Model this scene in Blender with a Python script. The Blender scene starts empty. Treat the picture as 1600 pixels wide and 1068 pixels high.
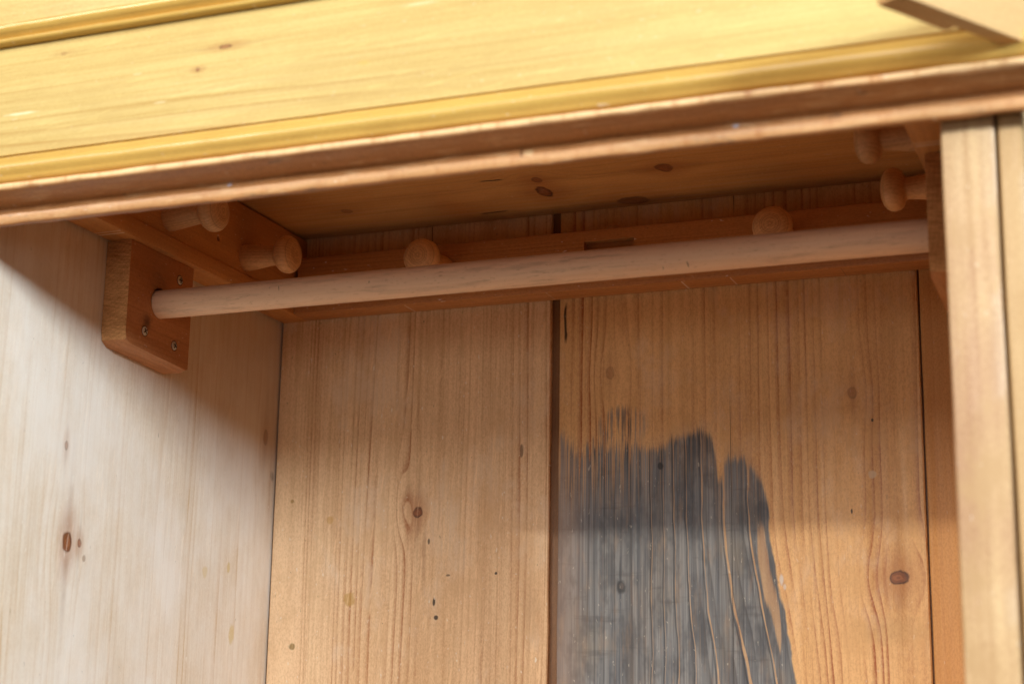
import bpy, bmesh, math, random
from mathutils import Vector, Matrix, noise as mnoise

SC = bpy.context.scene
COL = SC.collection
rad = math.radians

# ------------------------------------------------------------------ camera
F_PX, YAW, PITCH, ROLL = 2671.0, 21.5705, 13.3311, 0.934
CAM = Vector((0.9478, -1.1364, -0.4247))
_y, _p, _r = rad(YAW), rad(PITCH), rad(ROLL)
FW = Vector((-math.sin(_y) * math.cos(_p), math.cos(_y) * math.cos(_p), math.sin(_p)))
_R = FW.cross(Vector((0, 0, 1))).normalized()
_U = _R.cross(FW)
RT = _R * math.cos(_r) + _U * math.sin(_r)
UP = -_R * math.sin(_r) + _U * math.cos(_r)
cd = bpy.data.cameras.new('camera')
cam = bpy.data.objects.new('camera', cd)
COL.objects.link(cam)
M = Matrix((RT, UP, -FW)).transposed().to_4x4()
M.translation = CAM
cam.matrix_world = M
cd.sensor_fit = 'HORIZONTAL'
cd.sensor_width = 36.0
cd.lens = F_PX / 1600 * 36.0
cd.clip_start, cd.clip_end = 0.02, 60
cd.dof.use_dof = True
cd.dof.focus_distance = (Vector((0.10, 0.36, -0.05)) - CAM).dot(FW)
cd.dof.aperture_fstop = 5.0
cd.dof.aperture_blades = 7
SC.camera = cam


def on(px, py, axis, val):
    """the point of the plane axis = val that the photograph shows at a pixel (1600 x 1068)"""
    d = FW + RT * ((px - 800) / F_PX) - UP * ((py - 534) / F_PX)
    i = 'xyz'.index(axis)
    return CAM + d * ((val - CAM[i]) / d[i])


# ------------------------------------------------------------------ light
w = bpy.data.worlds.new('World')
SC.world = w
w.use_nodes = True
bg = w.node_tree.nodes['Background']
bg.inputs[0].default_value = (0.93, 0.92, 1.0, 1)
bg.inputs[1].default_value = 0.17


def area(name, loc, target, power, sx, sy, colour):
    l = bpy.data.lights.new(name, 'AREA')
    l.shape = 'RECTANGLE'
    l.size, l.size_y = sx, sy
    l.energy = power
    l.color = colour
    o = bpy.data.objects.new(name, l)
    COL.objects.link(o)
    o.location = loc
    o.rotation_euler = (Vector(target) - Vector(loc)).to_track_quat('-Z', 'Y').to_euler()
    return o


# ceiling panel in front, above: lights the frieze and the lower inside
area('ceiling_lamp', (0.3, -4.4, 1.95), (0.4, 0.1, 0.0), 196, 2.6, 2.6, (1.0, 0.97, 0.91))
# added fill lamp, low behind the viewer: brightens the inside
area('low_fill_lamp', (0.9, -4.6, -0.52), (0.4, 0.3, -0.05), 24, 3.0, 0.8, (1.0, 0.96, 0.90))
# cool light from the right, low: rakes across the left side
area('daylight_window', (2.84, -1.50, 0.43), (0.0, 0.3, -0.2), 122, 0.42, 0.36, (0.69, 0.855, 1.0))
# tube at the left: the crisp edge on the back boards
area('tube_lamp', (-1.85, -3.0, 1.09), (0.5, 0.5, -0.3), 82, 0.5, 0.014, (1.0, 0.94, 0.80))

SC.cycles.use_adaptive_sampling = True
SC.cycles.adaptive_threshold = 0.025
SC.cycles.max_bounces = 6
SC.cycles.glossy_bounces = 2
SC.cycles.caustics_reflective = False
SC.cycles.caustics_refractive = False
vs = SC.view_settings
vs.view_transform = 'Standard'
vs.look = 'None'
vs.exposure = 0.0
vs.gamma = 1.0


# ------------------------------------------------------------------ node expressions
class E:
    nt = None

    def __init__(self, s):
        self.s = s

    @staticmethod
    def put(sock, v):
        if isinstance(v, E):
            E.nt.links.new(v.s, sock)
        else:
            sock.default_value = v

    @staticmethod
    def m(op, *a, clamp=False):
        n = E.nt.nodes.new('ShaderNodeMath')
        n.operation = op
        n.use_clamp = clamp
        for i, v in enumerate(a):
            E.put(n.inputs[i], v)
        return E(n.outputs[0])

    def __add__(s, o): return E.m('ADD', s, o)
    __radd__ = __add__
    def __sub__(s, o): return E.m('SUBTRACT', s, o)
    def __rsub__(s, o): return E.m('SUBTRACT', o, s)
    def __mul__(s, o): return E.m('MULTIPLY', s, o)
    __rmul__ = __mul__
    def __truediv__(s, o): return E.m('DIVIDE', s, o)
    def __neg__(s): return E.m('MULTIPLY', s, -1.0)


def ex(a): return E.m('EXPONENT', a)
def ab(a): return E.m('ABSOLUTE', a)
def mx(a, b): return E.m('MAXIMUM', a, b)
def mn(a, b): return E.m('MINIMUM', a, b)
def pw(a, b): return E.m('POWER', a, b)
def fr(a): return E.m('FRACT', a)
def sn(a): return E.m('SINE', a)
def sq(a): return E.m('SQRT', a)
def clamp(a): return E.m('ADD', a, 0.0, clamp=True)


def sm(a, lo, hi, o0=0.0, o1=1.0):
    n = E.nt.nodes.new('ShaderNodeMapRange')
    n.interpolation_type = 'SMOOTHSTEP'
    for i, v in enumerate((a, lo, hi, o0, o1)):
        E.put(n.inputs[i], v)
    return E(n.outputs[0])


def vec(x, y, z):
    n = E.nt.nodes.new('ShaderNodeCombineXYZ')
    for i, v in enumerate((x, y, z)):
        E.put(n.inputs[i], v)
    return E(n.outputs[0])


def noi(x, y, z, detail=2.0, rough=0.5, dist=0.0):
    n = E.nt.nodes.new('ShaderNodeTexNoise')
    n.inputs['Scale'].default_value = 1.0
    n.inputs['Detail'].default_value = detail
    n.inputs['Roughness'].default_value = rough
    n.inputs['Distortion'].default_value = dist
    E.put(n.inputs['Vector'], vec(x, y, z))
    return E(n.outputs[0])


def mixc(f, a, b, mode='MIX'):
    n = E.nt.nodes.new('ShaderNodeMix')
    n.data_type = 'RGBA'
    n.blend_type = mode
    E.put(n.inputs[0], f)
    for i, v in ((6, a), (7, b)):
        if isinstance(v, E):
            E.nt.links.new(v.s, n.inputs[i])
        else:
            n.inputs[i].default_value = (*v, 1)
    return E(n.outputs[2])


def ramp(f, pts):
    n = E.nt.nodes.new('ShaderNodeValToRGB')
    cr = n.color_ramp
    cr.interpolation = 'LINEAR'
    while len(cr.elements) < len(pts):
        cr.elements.new(0.5)
    for e, (p, v) in zip(cr.elements, pts):
        e.position = p
        e.color = (v, v, v, 1)
    E.put(n.inputs[0], f)
    s = E.nt.nodes.new('ShaderNodeSeparateColor')
    E.nt.links.new(n.outputs[0], s.inputs[0])
    return E(s.outputs[0])


def lin(r, g, b):
    f = lambda c: (c / 255 / 12.92) if c / 255 <= 0.04045 else ((c / 255 + 0.055) / 1.055) ** 2.4
    return (f(r), f(g), f(b))


def begin(name):
    m = bpy.data.materials.new(name)
    m.use_nodes = True
    E.nt = m.node_tree
    b = E.nt.nodes['Principled BSDF']
    return m, b


def coords():
    t = E.nt.nodes.new('ShaderNodeTexCoord')
    s = E.nt.nodes.new('ShaderNodeSeparateXYZ')
    E.nt.links.new(t.outputs['Object'], s.inputs[0])
    return {'x': E(s.outputs[0]), 'y': E(s.outputs[1]), 'z': E(s.outputs[2])}


def wood(name, ax='zxy', early=lin(222, 176, 122), late=lin(178, 116, 64), freq=170, contrast=0.55,
         wander=0.006, wscale=(2.2, 7.0), density=5.0, knots=(), spots=(), cracks=(), seed=0.0, rough=0.5, spec=0.35,
         bump=0.25, fibre=0.35, blotch=0.25, blotch_col=None, specks=0.5, drift=None, stain=None, pale=None, scratch=0.0,
         fine_freq=520, d0=0.0, bloom=0.0, grain=1.0):
    """pine: rings that wander and bend round the knots, fibres along the grain, stains, flecks"""
    m, b = begin(name)
    c = coords()
    u, v, d = c[ax[0]], c[ax[1]], c[ax[2]]
    w = v + (d - d0) * 0.6
    n1 = noi(u * 140.0, v * 140.0, seed + 1.0, 2.0) - 0.5
    n2 = noi(u * 45.0, v * 60.0, seed + 2.0, 2.0) - 0.5
    w = w + (noi(u * wscale[0], v * wscale[1], d * 5.0 + seed, 2.0) - 0.5) * (wander * 2)
    if drift:
        w = drift(u, v, w)
    km = None
    kcol = None
    for (ku, kv, r, asp, dark) in knots:
        du = u - ku
        dv = v - kv
        e = ex(-(dv * dv) / ((3.2 * r) ** 2) - (du * du) / ((5.0 * r / asp) ** 2))
        w = w - dv * e * 0.92
    # rings
    t = w * freq + noi(v * density, u * 0.25, seed + 3.1, 2.0) * (freq * 0.10) + noi(v * 60.0, u * 1.2, seed + 4.7, 1.0) * 1.3
    tn = fr(t + seed)
    late_f = pw(tn, 3.0) * sm(tn, 0.90, 1.0, 1.0, 0.0)
    amp = sm(noi(v * 45.0, u * 1.1, seed + 9.0, 2.0), 0.38, 0.70)
    late_f = late_f * (amp * 1.0 + 0.08)
    fine = clamp((noi(v * fine_freq, u * 7.0, d * 300.0 + seed, 3.0, 0.7) - 0.5) * 2.3 + 0.5)
    fine2 = clamp((noi(v * 150.0, u * 2.4, d * 90.0 + seed + 5, 3.0, 0.65) - 0.5) * 1.8 + 0.5)
    f = late_f * (contrast * 1.25) + (fine - 0.5) * (fibre * 0.9) + (fine2 - 0.5) * (fibre * 0.9)
    col = mixc(clamp(f + 0.12), early, late)
    # broad differences of tone
    bl = noi(u * 3.0, v * 11.0, seed + 21.0, 3.0, 0.55)
    bc = blotch_col or tuple(x * k for x, k in zip(early, (0.72, 0.60, 0.48)))
    col = mixc(sm(bl, 0.46, 0.68) * blotch, col, bc)
    bl2 = noi(u * 1.3, v * 26.0, seed + 31.0, 2.0, 0.5)
    col = mixc(sm(bl2, 0.50, 0.66) * blotch, col, tuple(min(1, x * k) for x, k in zip(early, (1.12, 1.12, 1.14))))
    grit = noi(u * 330.0, v * 640.0, d * 400.0 + seed + 91.0, 2.0, 0.8)
    col = mixc(sm(grit, 0.46, 0.66) * 0.22 * grain, col, tuple(x * k for x, k in zip(late, (0.85, 0.8, 0.75))))
    col = mixc(sm(grit, 0.52, 0.32) * 0.26 * grain, col, tuple(min(1, x * k) for x, k in zip(early, (1.12, 1.14, 1.18))))
    hgt = fine * 0.5 + fine2 * 0.5
    mo = noi(u * 18.0, v * 34.0, seed + 51.0, 4.0, 0.75)
    col = mixc(sm(mo, 0.46, 0.66) * blotch, col, tuple(x * k for x, k in zip(early, (0.80, 0.74, 0.68))))
    if bloom:
        bm_ = sm(noi(u * 8.0, v * 13.0, seed + 71.0, 4.0, 0.7), 0.50, 0.66) * clamp(fine + 0.2)
        col = mixc(bm_ * bloom, col, lin(226, 200, 172))
    if pale:
        col = pale(c, col, fine2)
    if stain:
        col, hgt = stain(u, v, w, col, hgt, fine, fine2, late_f)
    # knots
    for (ku, kv, r, asp, dark) in knots:
        du = (u - ku) * asp
        dv = v - kv
        q = sq(du * du + dv * dv) + (n1 + n2) * (r * 0.55)
        kf = sm(q, r * 0.75, r * 1.05, 1.0, 0.0)
        halo = sm(sq(du * du * 0.35 + dv * dv) + n2 * r * 1.2, r * 0.8, r * 2.8, 1.0, 0.0)
        rim = kf * sm(q, r * 0.45, r * 0.85)
        rings = sn(q * (16.0 / r)) * 0.5 + 0.5 + n1 * 1.5
        tail = ex(-(dv * dv) / ((0.55 * r) ** 2) - (du * du) / ((7.0 * r) ** 2)) * clamp(n2 * 1.5 + 0.6)
        col = mixc(tail * 0.5 * dark, col, lin(120, 70, 38))
        col = mixc(halo * 0.40 * dark, col, lin(160, 96, 50))
        inner = mixc(rings * 0.6, lin(150, 92, 56), lin(108, 60, 34))
        inner = mixc(rim * clamp(n2 * 2.5 + 0.85), inner, lin(46, 23, 13))
        col = mixc(kf * dark, col, inner)
    # stains and marks with a shape of their own: (u, v, ru, rv, colour, strength, softness)
    for (su, sv, ru, rv, sc, st, so) in spots:
        du = (u - su) / ru
        dv = (v - sv) / rv
        q = sq(du * du + dv * dv) + (n1 + n2) * 0.7
        col = mixc(sm(q, 1.0 - so, 1.0, 1.0, 0.0) * st, col, sc)
    # cracks: (v, u0, u1, half width)
    for (cv, u0, u1, hw) in cracks:
        lo, hi = min(u0, u1), max(u0, u1)
        q = ab(v - cv + n2 * (hw * 2.2))
        k = sm(q, hw * 0.5, hw, 1.0, 0.0) * sm(u, lo, lo + (hi - lo) * 0.2) * sm(u, hi - (hi - lo) * 0.2, hi, 1.0, 0.0)
        col = mixc(k * 0.92, col, lin(30, 17, 10))
    if specks:
        s1 = noi(u * 150.0 + n2 * 3.0, v * 330.0, seed + 40.0, 2.0)
        col = mixc(sm(s1, 0.69, 0.77) * specks * 0.8, col, lin(236, 226, 208))
        s2 = noi(u * 110.0, v * 380.0 + n1 * 2.0, seed + 60.0, 2.0)
        col = mixc(sm(s2, 0.735, 0.80) * specks * 0.8, col, lin(70, 42, 24))
    if scratch:
        s3 = noi(u * 22.0 + v * 60.0, v * 300.0 - u * 40.0, seed + 80.0, 2.0)
        col = mixc(sm(s3, 0.62, 0.72) * scratch, col, tuple(min(1, x * 1.25) for x in early))
    E.put(b.inputs['Base Color'], col)
    E.put(b.inputs['Roughness'], clamp((fine2 - 0.5) * 0.3 + late_f * -0.08 + rough))
    b.inputs['Specular IOR Level'].default_value = spec
    bn = E.nt.nodes.new('ShaderNodeBump')
    bn.inputs['Strength'].default_value = bump
    bn.inputs['Distance'].default_value = 0.0006
    E.put(bn.inputs['Height'], hgt)
    E.nt.links.new(bn.outputs[0], b.inputs['Normal'])
    return m


def plain(name, colour, rough=0.5, metal=0.0):
    m, b = begin(name)
    c = coords()
    n = noi(c['x'] * 900.0, c['y'] * 900.0, c['z'] * 900.0, 3.0)
    E.put(b.inputs['Base Color'], mixc(n, tuple(x * 0.6 for x in colour), colour))
    b.inputs['Roughness'].default_value = rough
    b.inputs['Metallic'].default_value = metal
    return m


# ------------------------------------------------------------------ main sizes (metres)
D = 0.54            # front frame plane to the back boards
WR = 0.803          # inner width
ZTOP, ZBOT = 0.142, -1.45
ZB = -0.006         # underside of the lintel


def kz(px, py, r, asp=0.7, dark=0.9):      # a knot on the back boards
    q = on(px, py, 'y', D); return (q.z, q.x, r, asp, dark)
def kl(px, py, r, asp=0.7, dark=0.9):      # a knot on the left side
    q = on(px, py, 'x', 0.0); return (q.z, q.y, r, asp, dark)
def kc(px, py, r, asp=0.6, dark=0.9):      # a knot in the top board
    q = on(px, py, 'z', ZTOP); return (q.x, q.y, r, asp, dark)
def sz(px, py, ru, rv, c, st=0.8, so=0.4):
    q = on(px, py, 'y', D); return (q.z, q.x, ru, rv, c, st, so)
def sl(px, py, ru, rv, c, st=0.8, so=0.4):
    q = on(px, py, 'x', 0.0); return (q.z, q.y, ru, rv, c, st, so)


# ---- left side panel: pale, washed
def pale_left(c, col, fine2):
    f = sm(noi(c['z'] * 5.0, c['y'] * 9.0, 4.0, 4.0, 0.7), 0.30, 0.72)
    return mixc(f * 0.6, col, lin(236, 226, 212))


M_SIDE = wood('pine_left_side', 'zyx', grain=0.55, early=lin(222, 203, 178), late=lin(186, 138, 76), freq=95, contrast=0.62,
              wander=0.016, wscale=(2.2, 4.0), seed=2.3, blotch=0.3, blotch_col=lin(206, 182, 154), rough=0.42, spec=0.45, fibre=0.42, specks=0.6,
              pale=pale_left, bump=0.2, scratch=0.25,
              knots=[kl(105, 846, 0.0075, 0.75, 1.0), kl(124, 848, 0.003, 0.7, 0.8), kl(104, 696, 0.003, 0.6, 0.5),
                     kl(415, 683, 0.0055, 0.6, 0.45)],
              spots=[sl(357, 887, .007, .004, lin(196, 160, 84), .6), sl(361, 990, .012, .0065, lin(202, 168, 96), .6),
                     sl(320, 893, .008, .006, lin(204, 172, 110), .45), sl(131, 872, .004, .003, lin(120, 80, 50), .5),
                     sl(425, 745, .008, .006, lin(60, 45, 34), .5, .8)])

# ---- back boards
M_BACK1 = wood('pine_back_left', 'zxy', d0=D, bloom=0.6, early=lin(232, 195, 152), late=lin(164, 102, 58), freq=150, contrast=0.9,
               wander=0.004, seed=5.7, blotch=0.55, specks=0.9, rough=0.5, fibre=0.5, scratch=0.3,
               knots=[kz(653, 800, 0.006, 0.9, 1.0), kz(640, 768, 0.006, 0.6, 0.12)],
               spots=[sz(545, 935, .008, .008, lin(178, 136, 60), .6), sz(456, 1010, .0045, .0045, lin(120, 92, 30), .75),
                      sz(457, 783, .003, .003, lin(150, 110, 40), .7), sz(516, 812, .005, .005, lin(190, 140, 60), .5),
                      sz(678, 940, .006, .0022, lin(40, 26, 16), .9), sz(681, 964, .003, .003, lin(40, 26, 16), .9),
                      sz(670, 845, .004, .0016, lin(60, 36, 20), .8), sz(815, 705, .009, .0022, lin(90, 60, 36), .7),
                      sz(775, 895, .002, .002, lin(40, 26, 16), .9), sz(700, 898, .0015, .003, lin(60, 36, 20), .7),
                      sz(830, 950, .05, .018, lin(176, 138, 100), .35, .9), sz(770, 790, .06, .03, lin(196, 150, 104), .4, .9),
                      sz(662, 865, .05, .004, lin(150, 100, 66), .45, .8)],
               cracks=[(on(676, 360, 'y', D).x, 0.10, 0.30, 0.0007)])

WS = (on(872, 800, 'y', D).x, on(1260, 800, 'y', D).x)


def drift2(u, v, w):
    s = sm(u, -0.18, -0.40, 0.0, 1.0)
    return w - mn(mx(v - 0.46, 0.0), 0.085) * s * sm(v, 0.57, 0.69, 0.34, 0.0)


TOPS = [(872, 688), (905, 694), (940, 690), (1000, 692), (1040, 688), (1052, 676), (1075, 668), (1095, 664), (1108, 672), (1116, 700),
        (1121, 738), (1127, 738), (1131, 708), (1140, 704), (1158, 706), (1172, 722), (1190, 742), (1203, 800), (1215, 900), (1260, 1050)]



def stain2(u, v, w, col, hgt, fine, fine2, late_f):
    zmin, zmax = -0.45, -0.05
    pts = []
    for px, py in TOPS:
        q = on(px, py, 'y', D)
        pts.append(((q.x - WS[0]) / (WS[1] - WS[0]), (q.z - zmin) / (zmax - zmin)))
    pts[0] = (0.0, pts[0][1]); pts[-1] = (1.0, pts[-1][1])
    top = ramp(clamp((w - WS[0]) / (WS[1] - WS[0])), pts) * (zmax - zmin) + zmin
    jag = (noi(v * 520.0, u * 10.0, 7.0, 2.0, 0.75) - 0.5) * 0.09 + (noi(v * 150.0, u * 9.0, 8.0, 2.0) - 0.5) * 0.05 + (noi(v * 48.0, u * 8.0, 9.0, 2.0) - 0.5) * 0.06
    leftish = sm(v, WS[0] + 0.03, WS[0] + 0.12, 1.0, 0.28)
    k = sm(top + jag * leftish - u, -0.002, 0.012)
    # right border along a ring
    edge = on(1196, 740, 'y', D).x + 0.002
    ke = sm(w + (noi(u * 30.0, v * 60.0, 3.0, 3.0) - 0.5) * 0.012, edge - 0.0015, edge + 0.0015, 1.0, 0.0)
    k = k * ke
    # streaks the stain never took: along the rings
    wob = (noi(u * 16.0, v * 10.0, 11.0, 2.0) - 0.5) * 0.006
    thin = None
    dline = None
    for (px, hw, st) in ((1017, .0003, .6), (1036, .0003, .6), (1052, .0004, .8), (1071, .0005, .8), (1095, .0008, .9),
                         (1129, .0014, .95), (1168, .0010, .95)):
        c0 = on(px, 760, 'y', D).x
        wd = (noi(u * 22.0, c0 * 300.0, 2.0, 2.0) * 2.4 - 0.55) * hw
        g = sm(ab(w + wob - c0) - wd, -0.0004, 0.0004, 1.0, 0.0) * st
        thin = g if thin is None else mx(thin, g)
        dg_ = sm(ab(w + wob - c0 + (0.0009 + hw)), 0.0002, 0.0009, 0.6, 0.0)
        dline = dg_ if dline is None else mx(dline, dg_)
    left_bare = sm(noi(v * 480.0, u * 6.0, 17.0, 2.0), 0.46, 0.56) * sm(u, top - 0.085, top - 0.005) * leftish
    left_bare = left_bare + sm(noi(v * 700.0, u * 7.0, 27.0, 2.0), 0.62, 0.72) * 0.14
    patch_q = (u + 0.262) / 0.060
    patch_v = (w - (edge - 0.010)) / 0.0065
    patch = sm(patch_q * patch_q + patch_v * patch_v + (fine2 - 0.5) * 1.6, 0.5, 1.2, 1.0, 0.0)
    bare = clamp(thin * 0.7 + left_bare * 0.75 + patch * 0.6)
    grey = mixc(clamp((fine2 - 0.5) * 1.2 + (fine - 0.5) * 1.0 + 0.5), lin(72, 79, 90), lin(142, 144, 146))
    grey = mixc(sm(noi(u * 9.0, v * 40.0, 12.0, 3.0), 0.45, 0.75) * 0.6, grey, lin(58, 66, 80))
    grey = mixc(clamp(late_f * 0.8), grey, lin(38, 34, 36))
    dl = sm(noi(v * 420.0, u * 2.5, 29.0, 1.0), 0.60, 0.68)
    grey = mixc(dl * 0.35, grey, lin(46, 44, 48))
    warm = sm(noi(u * 5.0, v * 30.0, 13.0, 3.0), 0.45, 0.70)
    grey = mixc(warm * 0.2, grey, lin(140, 122, 104))
    low = sm(noi(u * 14.0, v * 18.0, 19.0, 3.0), 0.50, 0.80)
    grey = mixc(low * 0.45, grey, lin(128, 118, 102))
    dk = sm(noi(u * 12.0, v * 26.0, 33.0, 4.0, 0.7), 0.47, 0.62)
    grey = mixc(dk * 0.55, grey, lin(50, 55, 64))
    cross = sm(noi(u * 90.0, v * 14.0, 35.0, 3.0, 0.6), 0.58, 0.70)
    grey = mixc(cross * 0.35, grey, lin(56, 56, 60))
    leftwarm = sm(v, WS[0], WS[0] + 0.045, 0.45, 0.0)
    grey = mixc(leftwarm, grey, lin(160, 132, 116))
    kk = k * (1.0 - bare) * sm(noi(u * 24.0, v * 120.0, 37.0, 3.0, 0.6), 0.25, 0.50, 0.86, 0.98)
    wq = on(972, 668, 'y', D)
    wu, wv = (u - wq.z) / 0.026, (v - wq.x) / 0.030
    wisp = sm(wu * wu + wv * wv, 0.35, 1.1, 1.0, 0.0) * sm(noi(v * 420.0, u * 9.0, 41.0, 2.0, 0.7) + noi(v * 90.0, u * 30.0, 43.0, 2.0) * 0.5, 0.72, 0.86)
    halo_ = sm(top + 0.008 + jag * leftish * 0.5 - u, -0.006, 0.012) * ke * 0.16
    kk = mx(mx(kk, wisp * 0.75), halo_)
    # dark edge where the liquid dried
    rimk = k * sm(w, edge - 0.016, edge - 0.001) * 0.35
    col = mixc(k * bare * 0.75, col, mixc(clamp(fine2 * 2.0 - 0.5), lin(214, 172, 128), lin(186, 140, 96)))
    col = mixc(kk, col, grey)
    col = mixc(k * dline * (1.0 - bare), col, lin(36, 36, 42))
    col = mixc(rimk * (1.0 - bare), col, lin(52, 60, 72))
    return col, hgt


M_BACK2 = wood('pine_back_stained', 'zxy', d0=D, bloom=0.38, early=lin(228, 183, 126), late=lin(152, 78, 36), freq=95, contrast=1.0,
               wander=0.004, density=6.0, seed=1.45, blotch=0.5, specks=0.35, rough=0.5, fibre=0.42, drift=drift2, stain=stain2,
               knots=[kz(1405, 902, 0.0105, 1.35, 1.0),
                      kz(1332, 614, 0.005, 0.7, 0.45), kz(953, 583, 0.005, 0.7, 0.35)],
               spots=[sz(970, 917, .0085, .0055, lin(34, 32, 36), .85, .5), sz(971, 915, .004, .003, lin(96, 84, 80), .6, .5),
                      sz(969, 890, .022, .0018, lin(50, 48, 52), .6, .8), sz(1032, 727, .0055, .004, lin(30, 28, 30), .85, .5),
                      sz(1190, 795, .018, .010, lin(44, 48, 58), .6, .9),
                      sz(1363, 741, .0045, .0045, lin(205, 180, 150), .7, .2), sz(1221, 905, .008, .0026, lin(214, 204, 194), .85, .7), sz(1226, 916, .004, .0022, lin(214, 204, 194), .7, .7),
                      sz(1331, 798, .003, .0012, lin(40, 26, 16), .9), sz(1363, 656, .002, .0015, lin(40, 26, 16), .9),
                      sz(1390, 985, .02, .05, lin(176, 140, 90), .3, .9)],
               cracks=[(on(884, 510, 'y', D).x, on(884, 470, 'y', D).z, on(884, 540, 'y', D).z, 0.0019),
                       (on(1146, 310, 'y', D).x, 0.11, 0.30, 0.0007), (on(1143, 800, 'y', D).x, -0.5, -0.04, 0.0004)])
M_BACK3 = wood('pine_back_right', 'zxy', d0=D, early=lin(212, 156, 94), late=lin(166, 98, 48), freq=110, contrast=0.4, seed=8.1,
               fibre=0.25, specks=0.3)
M_TONGUE = wood('pine_tongue', 'zxy', d0=D, early=lin(134, 92, 56), late=lin(78, 48, 28), freq=200, contrast=0.4, seed=3.3, blotch=0.6, specks=0.0)
M_TOP = wood('pine_top_board', 'xyz', early=lin(212, 160, 98), late=lin(156, 98, 50), freq=80, contrast=0.35, seed=6.2,
             blotch=0.45, rough=0.5, fibre=0.3, specks=0.5,
             knots=[kc(1037, 262, 0.014, 1.6, 0.9), kc(838, 281, 0.010, 1.8, 0.8), kc(851, 300, 0.020, 2.4, 1.0),
                    kc(990, 313, 0.014, 0.8, 0.8), kc(542, 330, 0.008, 1.2, 0.6)],
             cracks=[(on(768, 282, 'z', ZTOP).y, on(745, 282, 'z', ZTOP).x, on(790, 282, 'z', ZTOP).x, 0.002),
                     (on(770, 332, 'z', ZTOP).y, on(745, 332, 'z', ZTOP).x, on(800, 332, 'z', ZTOP).x, 0.0025)])
RAIL_E, RAIL_L = lin(190, 128, 74), lin(122, 70, 34)
M_RAILX = wood('pine_rail_back', 'xzy', early=RAIL_E, late=RAIL_L, freq=230, contrast=0.55, seed=4.4, wander=0.003,
               wscale=(1.5, 5.0), blotch=0.5, rough=0.45, specks=0.8, fine_freq=430)
M_RAILY = wood('pine_rail_side', 'yzx', early=lin(200, 140, 82), late=lin(140, 84, 42), freq=210, contrast=0.5, seed=7.4,
               wander=0.003, wscale=(1.5, 5.0), blotch=0.4, rough=0.45, specks=0.8, fine_freq=430)
M_BLOCK = wood('pine_block', 'yzx', early=lin(188, 126, 76), late=lin(124, 70, 36), freq=190, contrast=0.6, seed=9.4,
               wander=0.004, blotch=0.5, rough=0.5, specks=0.6, fine_freq=430,
               spots=[(0.2285, -0.030, .014, .010, lin(66, 34, 18), .75, .9)])
def turned(c, col, fine2):
    r = sq(c['y'] * c['y'] + c['z'] * c['z'])
    k = sm(noi(r * 900.0, c['x'] * 500.0, 3.0, 2.0), 0.45, 0.65) * sm(c['x'], 0.058, 0.061)
    return mixc(k * 0.55, col, lin(120, 78, 50))


M_PEG = wood('turned_peg', 'xyz', early=lin(222, 172, 122), late=lin(164, 110, 66), freq=230, contrast=0.6, seed=1.9, pale=turned, blotch=0.45,
             fibre=0.25, rough=0.42, specks=0.3)
FRI_E, FRI_L = lin(198, 172, 108), lin(162, 120, 56)
kf = lambda px, py, r, a=.5, dk=.9: (lambda q: (q.x, q.z, r, a, dk))(on(px, py, 'y', -0.040))
M_FRIEZE = wood('pine_frieze', 'xzy', grain=0.45, early=FRI_E, late=FRI_L, freq=120, contrast=0.60, seed=3.7, wander=0.007,
                wscale=(1.2, 6.0), blotch=0.3, rough=0.56, spec=0.22, specks=0.2, fibre=0.45, scratch=0.3,
                knots=[kf(352, 73, 0.0022, 0.35, .7), kf(309, 109, 0.0020, 0.9, .7), kf(100, 84, 0.002, 0.6, 0.3)],
                spots=[(lambda q: (q.x, q.z, .020, .0016, lin(238, 224, 184), .6, .6))(on(30, 178, 'y', -.04)),
                       (lambda q: (q.x, q.z, .006, .0012, lin(238, 224, 184), .3, .6))(on(215, 116, 'y', -.04)),
                       (lambda q: (q.x, q.z, .008, .0012, lin(238, 224, 184), .3, .6))(on(250, 160, 'y', -.04)),
                       (lambda q: (q.x, q.z, .02, .002, lin(238, 224, 184), .3, .8))(on(655, 6, 'y', -.04)),
                       (lambda q: (q.x, q.z, .007, .003, lin(206, 160, 80), .5, .8))(on(570, 98, 'y', -.04))])
M_MOULD = wood('pine_moulding', 'xzy', grain=0.4, early=lin(204, 166, 86), late=lin(164, 112, 40), freq=140, contrast=0.35, seed=5.2,
               wander=0.003, blotch=0.35, rough=0.38, spec=0.45, specks=0.4)
M_UPPER = wood('pine_upper_board', 'xzy', early=lin(214, 172, 104), late=lin(190, 136, 66), freq=90, contrast=0.35, seed=11.7,
               blotch=0.3, rough=0.4, specks=0.2)


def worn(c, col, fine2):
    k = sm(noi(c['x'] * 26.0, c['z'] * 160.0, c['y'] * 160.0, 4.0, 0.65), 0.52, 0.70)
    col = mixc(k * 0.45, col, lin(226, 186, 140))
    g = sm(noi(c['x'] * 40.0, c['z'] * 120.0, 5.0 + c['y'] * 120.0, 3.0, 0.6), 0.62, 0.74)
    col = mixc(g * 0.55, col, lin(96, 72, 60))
    arr_worn_lit = sm(c['y'], -0.044, -0.0475) * sm(c['z'], 0.0125, 0.0145)  # arris paled: rubbing, plus the light its rounded edge catches, painted in
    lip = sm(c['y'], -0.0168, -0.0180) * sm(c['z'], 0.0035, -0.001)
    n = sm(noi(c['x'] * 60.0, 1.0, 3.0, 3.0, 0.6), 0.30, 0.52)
    return mixc((arr_worn_lit * 0.8 + lip * 0.28) * n, col, lin(230, 190, 138))


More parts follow.
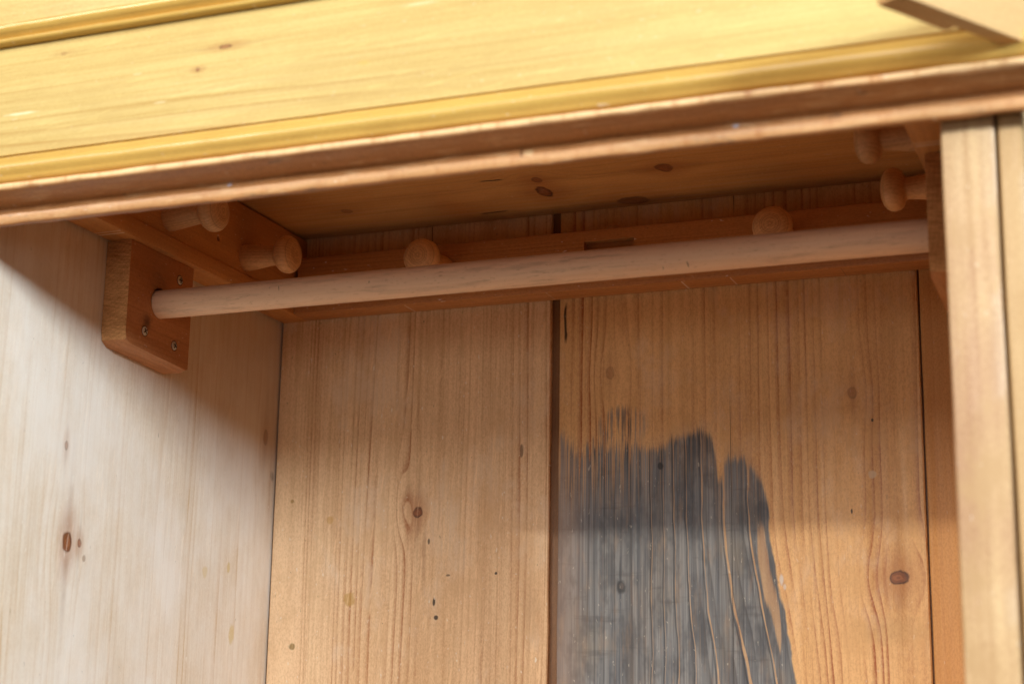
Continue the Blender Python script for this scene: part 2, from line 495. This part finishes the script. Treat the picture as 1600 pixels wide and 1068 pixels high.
M_LINTEL = wood('pine_lintel', 'xzy', early=lin(194, 134, 82), late=lin(134, 76, 36), freq=150, contrast=0.45, seed=2.9,
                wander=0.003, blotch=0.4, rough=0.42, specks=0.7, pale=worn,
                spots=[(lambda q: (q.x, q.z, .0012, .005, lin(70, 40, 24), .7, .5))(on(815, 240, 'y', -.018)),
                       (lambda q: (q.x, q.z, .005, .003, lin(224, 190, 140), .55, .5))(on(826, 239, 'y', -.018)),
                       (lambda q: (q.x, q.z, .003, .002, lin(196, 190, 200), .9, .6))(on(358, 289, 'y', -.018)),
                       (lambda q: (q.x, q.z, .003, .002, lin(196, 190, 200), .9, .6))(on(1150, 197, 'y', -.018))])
M_STILE = wood('pine_stile', 'zxy', early=lin(190, 156, 112), late=lin(134, 84, 46), freq=46, contrast=0.9, seed=12.2,
               wander=0.010, wscale=(4.0, 9.0), blotch=0.8, rough=0.45, specks=0.4, fibre=0.4,
               blotch_col=lin(156, 112, 84))
M_POST = wood('pine_post', 'zxy', early=lin(182, 148, 102), late=lin(146, 100, 54), freq=70, contrast=0.5, seed=13.4,
              wander=0.008, wscale=(4.0, 9.0), blotch=0.25, rough=0.45, specks=0.2)
M_CORNER = wood('pine_corner_board', 'xzy', early=lin(210, 166, 110), late=lin(178, 128, 78), freq=80, contrast=0.35, seed=14.1,
                blotch=0.2, rough=0.45, specks=0.1)
M_PLUG = plain('plug_wood', lin(206, 160, 116), 0.6)
M_SCREW = plain('zinc_steel', lin(236, 232, 222), 0.35, 0.75)
M_DARK = plain('dark_hole', lin(34, 20, 13), 0.9)


def endgrain():
    m, b = begin('sawn_end_grain')
    c = coords()
    x, y, z = c['x'], c['y'], c['z']
    saw = noi(x * 60.0 + z * 30.0, 0.0, z * 420.0 + x * 60.0, 3.0, 0.7)
    f2 = noi(x * 700.0, 1.0, z * 700.0, 4.0, 0.7)
    ringc = fr(sq((x + .05) * (x + .05) + (z - .10) * (z - .10)) * 260.0 + noi(x * 30.0, 2.0, z * 30.0, 2.0))
    col = mixc(clamp((saw - .5) * 1.7 + (f2 - .5) * 1.5 + .4), lin(226, 168, 110), lin(138, 86, 46))
    col = mixc(pw(ringc, 3.0) * .3, col, lin(140, 82, 42))
    E.put(b.inputs['Base Color'], col)
    b.inputs['Roughness'].default_value = 0.85
    b.inputs['Specular IOR Level'].default_value = 0.15
    bn = E.nt.nodes.new('ShaderNodeBump')
    bn.inputs['Strength'].default_value = 0.9
    bn.inputs['Distance'].default_value = 0.0012
    E.put(bn.inputs['Height'], saw * 1.0 + f2 * 0.6)
    E.nt.links.new(bn.outputs[0], b.inputs['Normal'])
    return m


M_END = endgrain()


def rodmat():
    m, b = begin('beech_rod')
    c = coords()
    x, y, z = c['x'], c['y'], c['z']
    g = noi(x * 6.0, y * 260.0, z * 260.0, 3.0, 0.6)
    col = mixc(clamp(g * 0.8), lin(242, 206, 174), lin(216, 170, 134))
    p = noi(x * 130.0, y * 900.0, z * 900.0, 2.0, 0.6)
    col = mixc(sm(p, .62, .72) * .5, col, lin(150, 100, 70))
    # scuffs of hangers and handling
    s = noi(x * 20.0, y * 190.0, z * 190.0, 4.0, 0.65)
    lump = sm(noi(x * 5.0, 2.0, y * 20.0 + z * 20.0, 2.0), .40, .62)
    col = mixc(sm(s, .50, .64) * lump * .42, col, lin(112, 88, 80))
    h = noi(x * 210.0, y * 40.0 + 3.0, z * 40.0, 2.0, 0.6)
    col = mixc(sm(h, .735, .77) * .7, col, lin(70, 48, 44))
    # upper side greyed: dust, with its shade put into the colour
    du = sm(z + 0.0074 + (s - .5) * .012, 0.001, 0.013)
    col = mixc(du * .42, col, lin(132, 112, 108))
    E.put(b.inputs['Base Color'], col)
    b.inputs['Roughness'].default_value = 0.55
    b.inputs['Specular IOR Level'].default_value = 0.3
    bn = E.nt.nodes.new('ShaderNodeBump')
    bn.inputs['Strength'].default_value = 0.2
    bn.inputs['Distance'].default_value = 0.0004
    E.put(bn.inputs['Height'], g - sm(h, .73, .77) * 1.5)
    E.nt.links.new(bn.outputs[0], b.inputs['Normal'])
    return m


M_ROD = rodmat()


# ------------------------------------------------------------------ mesh helpers
def link(name, bm, mats, parent=None, angle=35, loc=None):
    me = bpy.data.meshes.new(name)
    bmesh.ops.recalc_face_normals(bm, faces=bm.faces[:])
    bm.to_mesh(me)
    bm.free()
    for m in (mats if isinstance(mats, (list, tuple)) else [mats]):
        me.materials.append(m)
    for p in me.polygons:
        p.use_smooth = True
    me.set_sharp_from_angle(angle=rad(angle))
    o = bpy.data.objects.new(name, me)
    COL.objects.link(o)
    if loc:
        o.location = loc
    if parent:
        o.parent = parent
    return o


def box_bm(a, b, bev=0.0015, seg=2):
    bm = bmesh.new()
    bmesh.ops.create_cube(bm, size=1.0)
    a, b = Vector(a), Vector(b)
    for v in bm.verts:
        v.co = Vector([(a[i] + b[i]) / 2 + v.co[i] * (b[i] - a[i]) for i in range(3)])
    if bev:
        bmesh.ops.bevel(bm, geom=bm.edges[:], offset=bev, segments=seg, profile=0.6, affect='EDGES')
    return bm


def box(name, a, b, mat, parent, bev=0.0015):
    return link(name, box_bm(a, b, bev), mat, parent)


def profile_bm(prof, a0, a1, axis='x', n=60, jit=0.0, seed=0.0, jfreq=35.0, mitre=None):
    """closed (p, q) outline swept along an axis, its edges slightly worn; x: (y, z) outline, y: (x, z) outline"""
    bm = bmesh.new()
    rings = []
    for i in range(n + 1):
        s = a0 + (a1 - a0) * i / n
        ring = []
        for k, (p, q) in enumerate(prof):
            jp = jq = 0.0
            if jit:
                jp = jit * mnoise.noise(Vector((s * jfreq, k * 0.37 + seed, 1.3)))
                jq = jit * mnoise.noise(Vector((s * jfreq, k * 0.37 + seed, 7.9)))
            ring.append(bm.verts.new((s, p + jp, q + jq) if axis == 'x' else (p + jp, s, q + jq)))
        rings.append(ring)
    m = len(prof)
    for a, b in zip(rings, rings[1:]):
        for k in range(m):
            bm.faces.new((a[k], a[(k + 1) % m], b[(k + 1) % m], b[k]))
    bm.faces.new(rings[0])
    bm.faces.new(rings[-1][::-1])
    return bm


def lathe_bm(prof, seg=28):
    """(s, r) outline turned about +x"""
    bm = bmesh.new()
    rings = []
    for s, r in prof:
        if r < 1e-6:
            rings.append([bm.verts.new((s, 0, 0))])
        else:
            rings.append([bm.verts.new((s, r * math.cos(2 * math.pi * k / seg), r * math.sin(2 * math.pi * k / seg))) for k in range(seg)])
    for a, b in zip(rings, rings[1:]):
        for k in range(seg):
            k2 = (k + 1) % seg
            if len(a) == 1:
                bm.faces.new((a[0], b[k2], b[k]))
            elif len(b) == 1:
                bm.faces.new((a[k], a[k2], b[0]))
            else:
                bm.faces.new((a[k], a[k2], b[k2], b[k]))
    if len(rings[0]) > 1:
        bm.faces.new(rings[0][::-1])
    if len(rings[-1]) > 1:
        bm.faces.new(rings[-1])
    return bm


def cut(o, cutters):
    """carve real holes and leave only the carved mesh behind"""
    for cbm in cutters:
        c = link('cutter', cbm, [M_DARK])
        md = o.modifiers.new('hole', 'BOOLEAN')
        md.operation = 'DIFFERENCE'
        md.solver = 'EXACT'
        md.object = c
        dg = bpy.context.evaluated_depsgraph_get()
        me = bpy.data.meshes.new_from_object(o.evaluated_get(dg))
        o.modifiers.clear()
        old = o.data
        o.data = me
        bpy.data.meshes.remove(old)
        cm = c.data
        bpy.data.objects.remove(c)
        bpy.data.meshes.remove(cm)
    o.data.set_sharp_from_angle(angle=rad(35))


def cyl_bm(centre, axis, r, h, seg=32):
    bm = bmesh.new()
    bmesh.ops.create_cone(bm, cap_ends=True, segments=seg, radius1=r, radius2=r, depth=h)
    rot = Vector((0, 0, 1)).rotation_difference(Vector(axis)).to_matrix().to_4x4()
    bmesh.ops.transform(bm, matrix=Matrix.Translation(centre) @ rot, verts=bm.verts[:])
    return bm


# ------------------------------------------------------------------ the floor it stands on
def floormat():
    m, b = begin('concrete_floor')
    c = coords()
    n = noi(c['x'] * 3.0, c['y'] * 3.0, 0.0, 3.0)
    E.put(b.inputs['Base Color'], mixc(n, lin(84, 76, 68), lin(112, 102, 92)))
    b.inputs['Roughness'].default_value = 0.6
    return m


bm = bmesh.new()
bmesh.ops.create_grid(bm, x_segments=1, y_segments=1, size=1.0)
for v_ in bm.verts:
    v_.co = (v_.co.x * 9, v_.co.y * 9 - 3, ZBOT - 0.003)
fl = link('floor', bm, floormat())
fl['kind'] = 'structure'

# ------------------------------------------------------------------ the wardrobe
WARD = bpy.data.objects.new('wardrobe', None)
COL.objects.link(WARD)
WARD.location = (0, 0, 0)
WARD['label'] = 'old stripped pine wardrobe seen open, with peg rails inside and grey stained back board'
WARD['category'] = 'wardrobe'

# sides
box('side_panel', (-0.022, 0.031, ZBOT), (0.0, D + 0.02, ZTOP + 0.02), M_SIDE, WARD, 0.001)
box('side_panel', (WR, 0.085, ZBOT), (WR + 0.022, D + 0.02, ZTOP + 0.02), M_BACK3, WARD, 0.001)
# back boards with the shrunken joint between the first two
GX0, GX1 = on(858, 760, 'y', D).x, on(872, 760, 'y', D).x
SX0, SX1 = on(1445.0, 760, 'y', D).x, on(1448.5, 760, 'y', D).x
zt = ZTOP + 0.02


def back_board(x0, x1, mat, jit_l, jit_r, seed):
    bm = bmesh.new()
    n = 90
    prev = None
    for i in range(n + 1):
        z = ZBOT + (zt - ZBOT) * i / n
        jl = jit_l * mnoise.noise(Vector((z * 18, seed, 0.0)))
        jr = jit_r * mnoise.noise(Vector((z * 18, seed, 5.0)))
        e = 0.0012
        ring = [bm.verts.new(q) for q in ((x0 + jl, D + 0.016, z), (x0 + jl, D + e, z), (x0 + jl + e, D, z), (x1 + jr - e, D, z),
                                          (x1 + jr, D + e, z), (x1 + jr, D + 0.016, z))]
        if prev:
            for k in range(6):
                bm.faces.new((prev[k], prev[(k + 1) % 6], ring[(k + 1) % 6], ring[k]))
        else:
            bm.faces.new(ring)
        prev = ring
    bm.faces.new(prev[::-1])
    return link('back_board', bm, mat, WARD)


back_board(0.0016, GX0, M_BACK1, 0.0003, 0.0009, 1.0)
b2 = back_board(GX1, SX0, M_BACK2, 0.0009, 0.0004, 2.0)
b2['label'] = 'back board with a large blue grey stain'
back_board(SX1, WR - 0.0006, M_BACK3, 0.0004, 0.0002, 3.0)
box('joint_tongue', (GX0 - 0.008, D + 0.0055, ZBOT), (GX1 + 0.006, D + 0.0105, zt - 0.001), M_TONGUE, None, 0).parent = WARD
box('joint_tongue', (SX0 - 0.006, D + 0.0075, ZBOT), (SX1 + 0.006, D + 0.0125, zt - 0.001), M_TONGUE, None, 0).parent = WARD
# top and bottom boards
box('top_board', (0.0004, 0.013, ZTOP), (WR - 0.0004, D - 0.0006, ZTOP + 0.018), M_TOP, WARD, 0.0008)
box('bottom_board', (0.0004, 0.013, ZBOT), (WR - 0.0004, D - 0.0006, ZBOT + 0.02), M_BACK3, WARD, 0.0008)

# ---- frieze over the opening, swept outlines (y, z)
XL, XR = -0.06, 0.900
lintel = [(-0.0105, ZB + 0.0006), (-0.0160, ZB), (-0.0175, ZB + 0.0012), (-0.0185, ZB + 0.004), (-0.0185, 0.0045), (-0.0172, 0.0074), (-0.0190, 0.0085),
          (-0.0320, 0.0103), (-0.0455, 0.0122), (-0.0480, 0.0132), (-0.0492, 0.0150), (-0.0486, 0.0176), (-0.0465, 0.0186), (-0.0380, 0.0187), (-0.0105, 0.0187)]
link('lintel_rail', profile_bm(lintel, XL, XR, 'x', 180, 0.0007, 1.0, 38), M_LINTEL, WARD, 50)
bead = [(-0.030, 0.0190), (-0.0400, 0.0190), (-0.0402, 0.0208), (-0.0446, 0.0226), (-0.0454, 0.0242), (-0.0470, 0.0262), (-0.0492, 0.0282), (-0.0505, 0.0305),
        (-0.0507, 0.0330), (-0.0496, 0.0355), (-0.0475, 0.0375), (-0.0450, 0.0392), (-0.0436, 0.0412), (-0.0428, 0.0430), (-0.0402, 0.0436), (-0.0402, 0.0446), (-0.0424, 0.0450), (-0.0412, 0.0456),
        (-0.030, 0.0456)]
link('bead_moulding', profile_bm(bead, XL, XR - 0.020, 'x', 120, 0.00025, 4.0, 30), M_MOULD, WARD, 45)
box('frieze_board', (XL, -0.040, 0.0460), (XR - 0.024, -0.019, 0.1425), M_FRIEZE, WARD, 0.0006)
box('frieze_backing', (XL + .004, -0.0186, 0.0192), (XR - 0.026, 0.0118, 0.24), M_BACK3, WARD, 0.0006)
um = [(-0.030, 0.1428), (-0.0430, 0.1428), (-0.0475, 0.1432), (-0.0490, 0.1445), (-0.0492, 0.1458), (-0.0480, 0.1472), (-0.0452, 0.1478), (-0.0444, 0.1486),
      (-0.0456, 0.1496), (-0.0492, 0.1515), (-0.0515, 0.1535), (-0.0525, 0.1555), (-0.0522, 0.1575), (-0.0505, 0.1584), (-0.0470, 0.1588), (-0.0470, 0.1594), (-0.030, 0.1594)]
link('upper_moulding', profile_bm(um, XL, XR - 0.020, 'x', 100, 0.0002, 6.0, 30), M_MOULD, WARD, 45)
box('upper_board', (XL, -0.0485, 0.1598), (XR - 0.024, -0.028, 0.26), M_UPPER, WARD, 0.0006)

# ---- front frame: right stile, the post beside it, left stile
SX = 0.8119


def stile(x0, x1, y0, y1, mat, name, seed):
    bm = profile_bm([(x0, y1), (x0, y0 + .0018), (x0 + .0006, y0 + .0006), (x0 + .0018, y0), (x1 - .0015, y0), (x1, y0 + .0015), (x1, y1)],
                    ZBOT, 0.0186, 'x', 90, 0.0005, seed, 14)
    for v in bm.verts:                      # swept along x: turn it upright
        s, a, b_ = v.co
        v.co = (a, b_, s)
    return link(name, bm, mat, WARD, 45)


stile(SX, 0.8472, 0.0, 0.084, M_STILE, 'front_stile', 2.0)
stile(0.8496, 0.8662, 0.0015, D + 0.02, M_POST, 'corner_post', 3.0)
stile(-0.047, -0.004, 0.0, 0.030, M_STILE, 'front_stile', 5.0)
stile(-0.066, -0.049, 0.0015, D + 0.02, M_POST, 'corner_post', 6.0)

# blocks that close the corners over the stiles
box('corner_block', (0.8122, 0.0125, 0.0190), (0.8660, 0.084, ZTOP + 0.018), M_BACK3, WARD, 0.0006)
box('corner_block', (-0.0655, 0.0125, 0.0190), (-0.0005, 0.0305, ZTOP + 0.018), M_BACK3, WARD, 0.0006)

# ---- board standing out from the right-hand top corner
pa, pb = on(1600, 65, 'z', 0.028), on(1430, 0, 'z', 0.028)
dr = (pa - pb).normalized()
ang = math.atan2(dr.y, dr.x)
bm = box_bm((-0.012, 0.0, 0.0), ((pa - pb).length + 0.010, 0.013, 0.034), 0.0012)
cb = link('corner_board', bm, M_CORNER, WARD)
cb.location = pb
cb.rotation_euler = (0, 0, ang)
cb['label'] = 'pale board standing out at an angle from the top right corner'
qa = on(1493, 44, 'z', 0.029)
loc_q = (qa - pb)
lx = loc_q.dot(dr)
bt = link('batten', box_bm((-0.010, 0.0134, 0.0012), (lx, 0.0225, 0.033), 0.002), M_CORNER, cb)


# ------------------------------------------------------------------ peg rails
PEG = [(0.0, 0.0128), (0.004, 0.0128), (0.014, 0.0117), (0.026, 0.0100), (0.0335, 0.0092), (0.0355, 0.0096), (0.0365, 0.0120), (0.0380, 0.0150),
       (0.0410, 0.0174), (0.0445, 0.0182), (0.0480, 0.0176), (0.0510, 0.0155), (0.0530, 0.0122), (0.0543, 0.0075), (0.0546, 0.0)]
bm = lathe_bm([(a * 1.18, r * 1.12) for a, r in PEG], 32)
peg0 = link('peg', bm, M_PEG, None, 60)
PEGMESH = peg0.data
bpy.data.objects.remove(peg0)


def peg(parent, loc, axis, roll):
    o = bpy.data.objects.new('peg', PEGMESH)
    COL.objects.link(o)
    q = Vector((1, 0, 0)).rotation_difference(Vector(axis))
    o.rotation_euler = (q.to_matrix() @ Matrix.Rotation(roll, 3, 'X')).to_euler()
    o.location = loc
    o.parent = parent
    return o


ZR0, ZR1 = 0.0445, 0.1115
T = 0.034


def rail_profile(face, back, ZR1=ZR1):
    s = 1 if back > face else -1
    return [(back, ZR0 + .0040), (back - s * .0022, ZR0 + .0034), (back - s * .0026, ZR0), (face + s * .0025, ZR0), (face + s * .0008, ZR0 + .0008), (face, ZR0 + .0026), (face, ZR0 + .0165),
            (face + s * .0008, ZR0 + .0180), (face + s * .0020, ZR0 + .0188), (face + s * .0048, ZR0 + .0190), (face + s * .0048, ZR1 - .004),
            (face + s * .0054, ZR1 - .0012), (face + s * .0075, ZR1), (back, ZR1)]


rb = link('peg_rail', profile_bm(rail_profile(D - T, D - 0.0004), T + 0.0004, WR - T - 0.0004, 'x', 60, 0.0002, 1.0, 12), M_RAILX, WARD, 35)
ma, mb_ = on(910, 389, 'y', D - T), on(988, 370, 'y', D - T)
cut(rb, [box_bm((ma.x, D - T - 0.01, ma.z - 0.004), (mb_.x, D - T + 0.016, 0.0985), 0)])
rb.parent = WARD
rl = link('peg_rail', profile_bm(rail_profile(T, 0.0004, 0.1408), 0.034, D - 0.0004, 'y', 40, 0.0002, 2.0, 12), M_RAILY, WARD, 35)
rr = link('peg_rail', profile_bm(rail_profile(WR - T, WR - 0.0004, 0.1408), 0.034, D - 0.0004, 'y', 40, 0.0002, 3.0, 12), M_RAILY, WARD, 35)
ft = T - 0.0048
nz = on(341, 373, 'x', ft)
cut(rl, [cyl_bm((ft, nz.y, nz.z), (1, 0, 0), 0.0028, 0.012, 12)])
cut(rr, [cyl_bm((WR - ft, 0.215, 0.068), (1, 0, 0), 0.004, 0.014, 12)])
peg(rb, (0.213, D - T + 0.0040, 0.0825), (0.0, -1, -0.02), 0.4)
peg(rb, (0.5925, D - T + 0.0040, 0.0785), (-0.01, -1, 0.0), 1.7)
peg(rl, (ft - 0.001, 0.253, 0.0835), (1, -0.03, 0.0), 2.2)
peg(rl, (ft - 0.001, 0.4035, 0.0825), (1, -0.02, -0.02), 0.9)
peg(rr, (WR - ft + 0.001, 0.252, 0.0815), (-1, -0.03, 0.0), 1.2)
peg(rr, (WR - ft + 0.001, 0.385, 0.0800), (-1, 0.0, 0.0), 2.9)
# small turned stub standing on the back rail
pq = on(957, 350, 'y', D - 0.018)
stub = link('dowel_stub', lathe_bm([(0, .0062), (.003, .0062), (.0048, .0052), (.0058, .003), (.006, 0)], 16), M_PLUG, rb, 50)
stub.rotation_euler = (0, -math.pi / 2, 0)
stub.location = (pq.x, D - 0.018, ZR1 - 0.0006)

# ------------------------------------------------------------------ rod blocks
YR, ZROD, RR = 0.2494, -0.0074, 0.0140


def block(x0, x1, face_x, sgn, seed):
    """x0 wall side, x1 room side"""
    bm = bmesh.new()
    y0, y1, z0, z1 = 0.1942, 0.3066, -0.0600, 0.0440
    # outline in (y, z) with the rounded lower front corner and the skewed bottom
    out = [(y0, z1), (y0, -0.046), (y0 + .0020, -0.0540), (y0 + .009, z0 + .0015), (y1 - .004, z0 - .0045), (y1, z0 - .001), (y1, z1)]
    n = 8
    lay = []
    for i in range(n + 1):
        x = x0 + (x1 - x0) * i / n
        ring = []
        for k, (yy, zz) in enumerate(out):
            jy = 0.0006 * mnoise.noise(Vector((x * 200, k * 1.7 + seed, 2.0)))
            jz = 0.0007 * mnoise.noise(Vector((x * 200, k * 1.7 + seed, 6.0)))
            lift = 0.0015 if (k in (3, 4) and i >= n - 1) else 0.0
            inset = 0.0006 if i == n else 0.0
            cy = -inset if yy > 0.25 else inset
            ring.append(bm.verts.new((x, yy + jy + cy, zz + jz + lift + (inset if zz < 0 else 0))))
        lay.append(ring)
    m = len(out)
    for a, b in zip(lay, lay[1:]):
        for k in range(m):
            f = bm.faces.new((a[k], a[(k + 1) % m], b[(k + 1) % m], b[k]))
            if k in (0, 1):
                f.material_index = 1
    bm.faces.new(lay[0]); bm.faces.new(lay[-1][::-1])
    o = link('rod_block', bm, [M_BLOCK, M_END], WARD, 30)
    holes = [cyl_bm((x1, YR + .0002, ZROD + 0.0012), (1, 0, 0), RR + 0.0015, 0.034, 40)]
    o.data.materials.append(M_BLOCK)
    cut(o, holes)
    o.parent = WARD
    return o


def screw(parent, loc, axis, roll, r=0.0044):
    bm = bmesh.new()
    seg = 24
    # dished seat round the head
    prof = [(0.0001, r * 1.22), (0.0002, r * 1.12), (-0.0002, r * 1.02)]
    rings = [[bm.verts.new((s, q * math.cos(2 * math.pi * k / seg), q * math.sin(2 * math.pi * k / seg))) for k in range(seg)] for s, q in prof]
    for a, b in zip(rings, rings[1:]):
        for k in range(seg):
            f = bm.faces.new((a[k], a[(k + 1) % seg], b[(k + 1) % seg], b[k]))
            f.material_index = 1
    head = lathe_bm([(-0.0006, r), (0.0006, r * .98), (0.0011, r * .8), (0.0013, r * .4), (0.0013, 0)], seg)
    me = bpy.data.meshes.new('h'); head.to_mesh(me); head.free()
    bm.from_mesh(me); bpy.data.meshes.remove(me)
    nf = len(bm.faces)
    for (a, b) in (((.0010, -r * .68, -r * .14), (.00145, r * .68, r * .14)), ((.0010, -r * .14, -r * .68), (.00147, r * .14, r * .68))):
        t = box_bm(a, b, 0)
        me = bpy.data.meshes.new('h'); t.to_mesh(me); t.free()
        n0 = len(bm.faces)
        bm.from_mesh(me); bpy.data.meshes.remove(me)
        bm.faces.ensure_lookup_table()
        for f in bm.faces[n0:]:
            f.material_index = 1
    o = link('screw', bm, [M_SCREW, M_DARK], parent, 40)
    q = Vector((1, 0, 0)).rotation_difference(Vector(axis))
    o.rotation_euler = (q.to_matrix() @ Matrix.Rotation(roll, 3, 'X')).to_euler()
    o.location = loc
    return o


XF = 0.0274
bl = block(0.0004, XF, XF, 1, 1.0)
br = block(WR - 0.0004, WR - XF, WR - XF, -1, 7.0)
for px, py, ro in ((281, 438, 0.15), (226, 517, 0.6), (272, 540, 1.1)):
    q = on(px, py, 'x', XF)
    screw(bl, (XF, q.y, q.z), (1, 0, 0), ro)
for y, z, ro in ((0.2818, 0.0258, .5), (0.2262, -0.0394, .9), (0.2789, -0.0422, .2)):
    screw(br, (WR - XF, y, z), (-1, 0, 0), ro)

# ------------------------------------------------------------------ clothes rod: lies loose in the two blocks
x0, x1 = 0.0125, WR - 0.0125
prof = []
n = 70
for i in range(n + 1):
    s = x0 + (x1 - x0) * i / n
    prof.append((s, RR + 0.00012 * mnoise.noise(Vector((s * 9, 2.0, 3.0)))))
prof = [(x0, 0.0)] + [(x0, RR - 0.001)] + prof[1:-1] + [(x1, RR - 0.001), (x1, 0.0)]
bm = lathe_bm(prof, 40)
bmesh.ops.translate(bm, vec=(0, YR, ZROD), verts=bm.verts[:])
rod = link('clothes_rod', bm, M_ROD, None, 40)
rod['label'] = 'scuffed pale round wooden clothes rod held between the two end blocks'
rod['category'] = 'clothes rod'
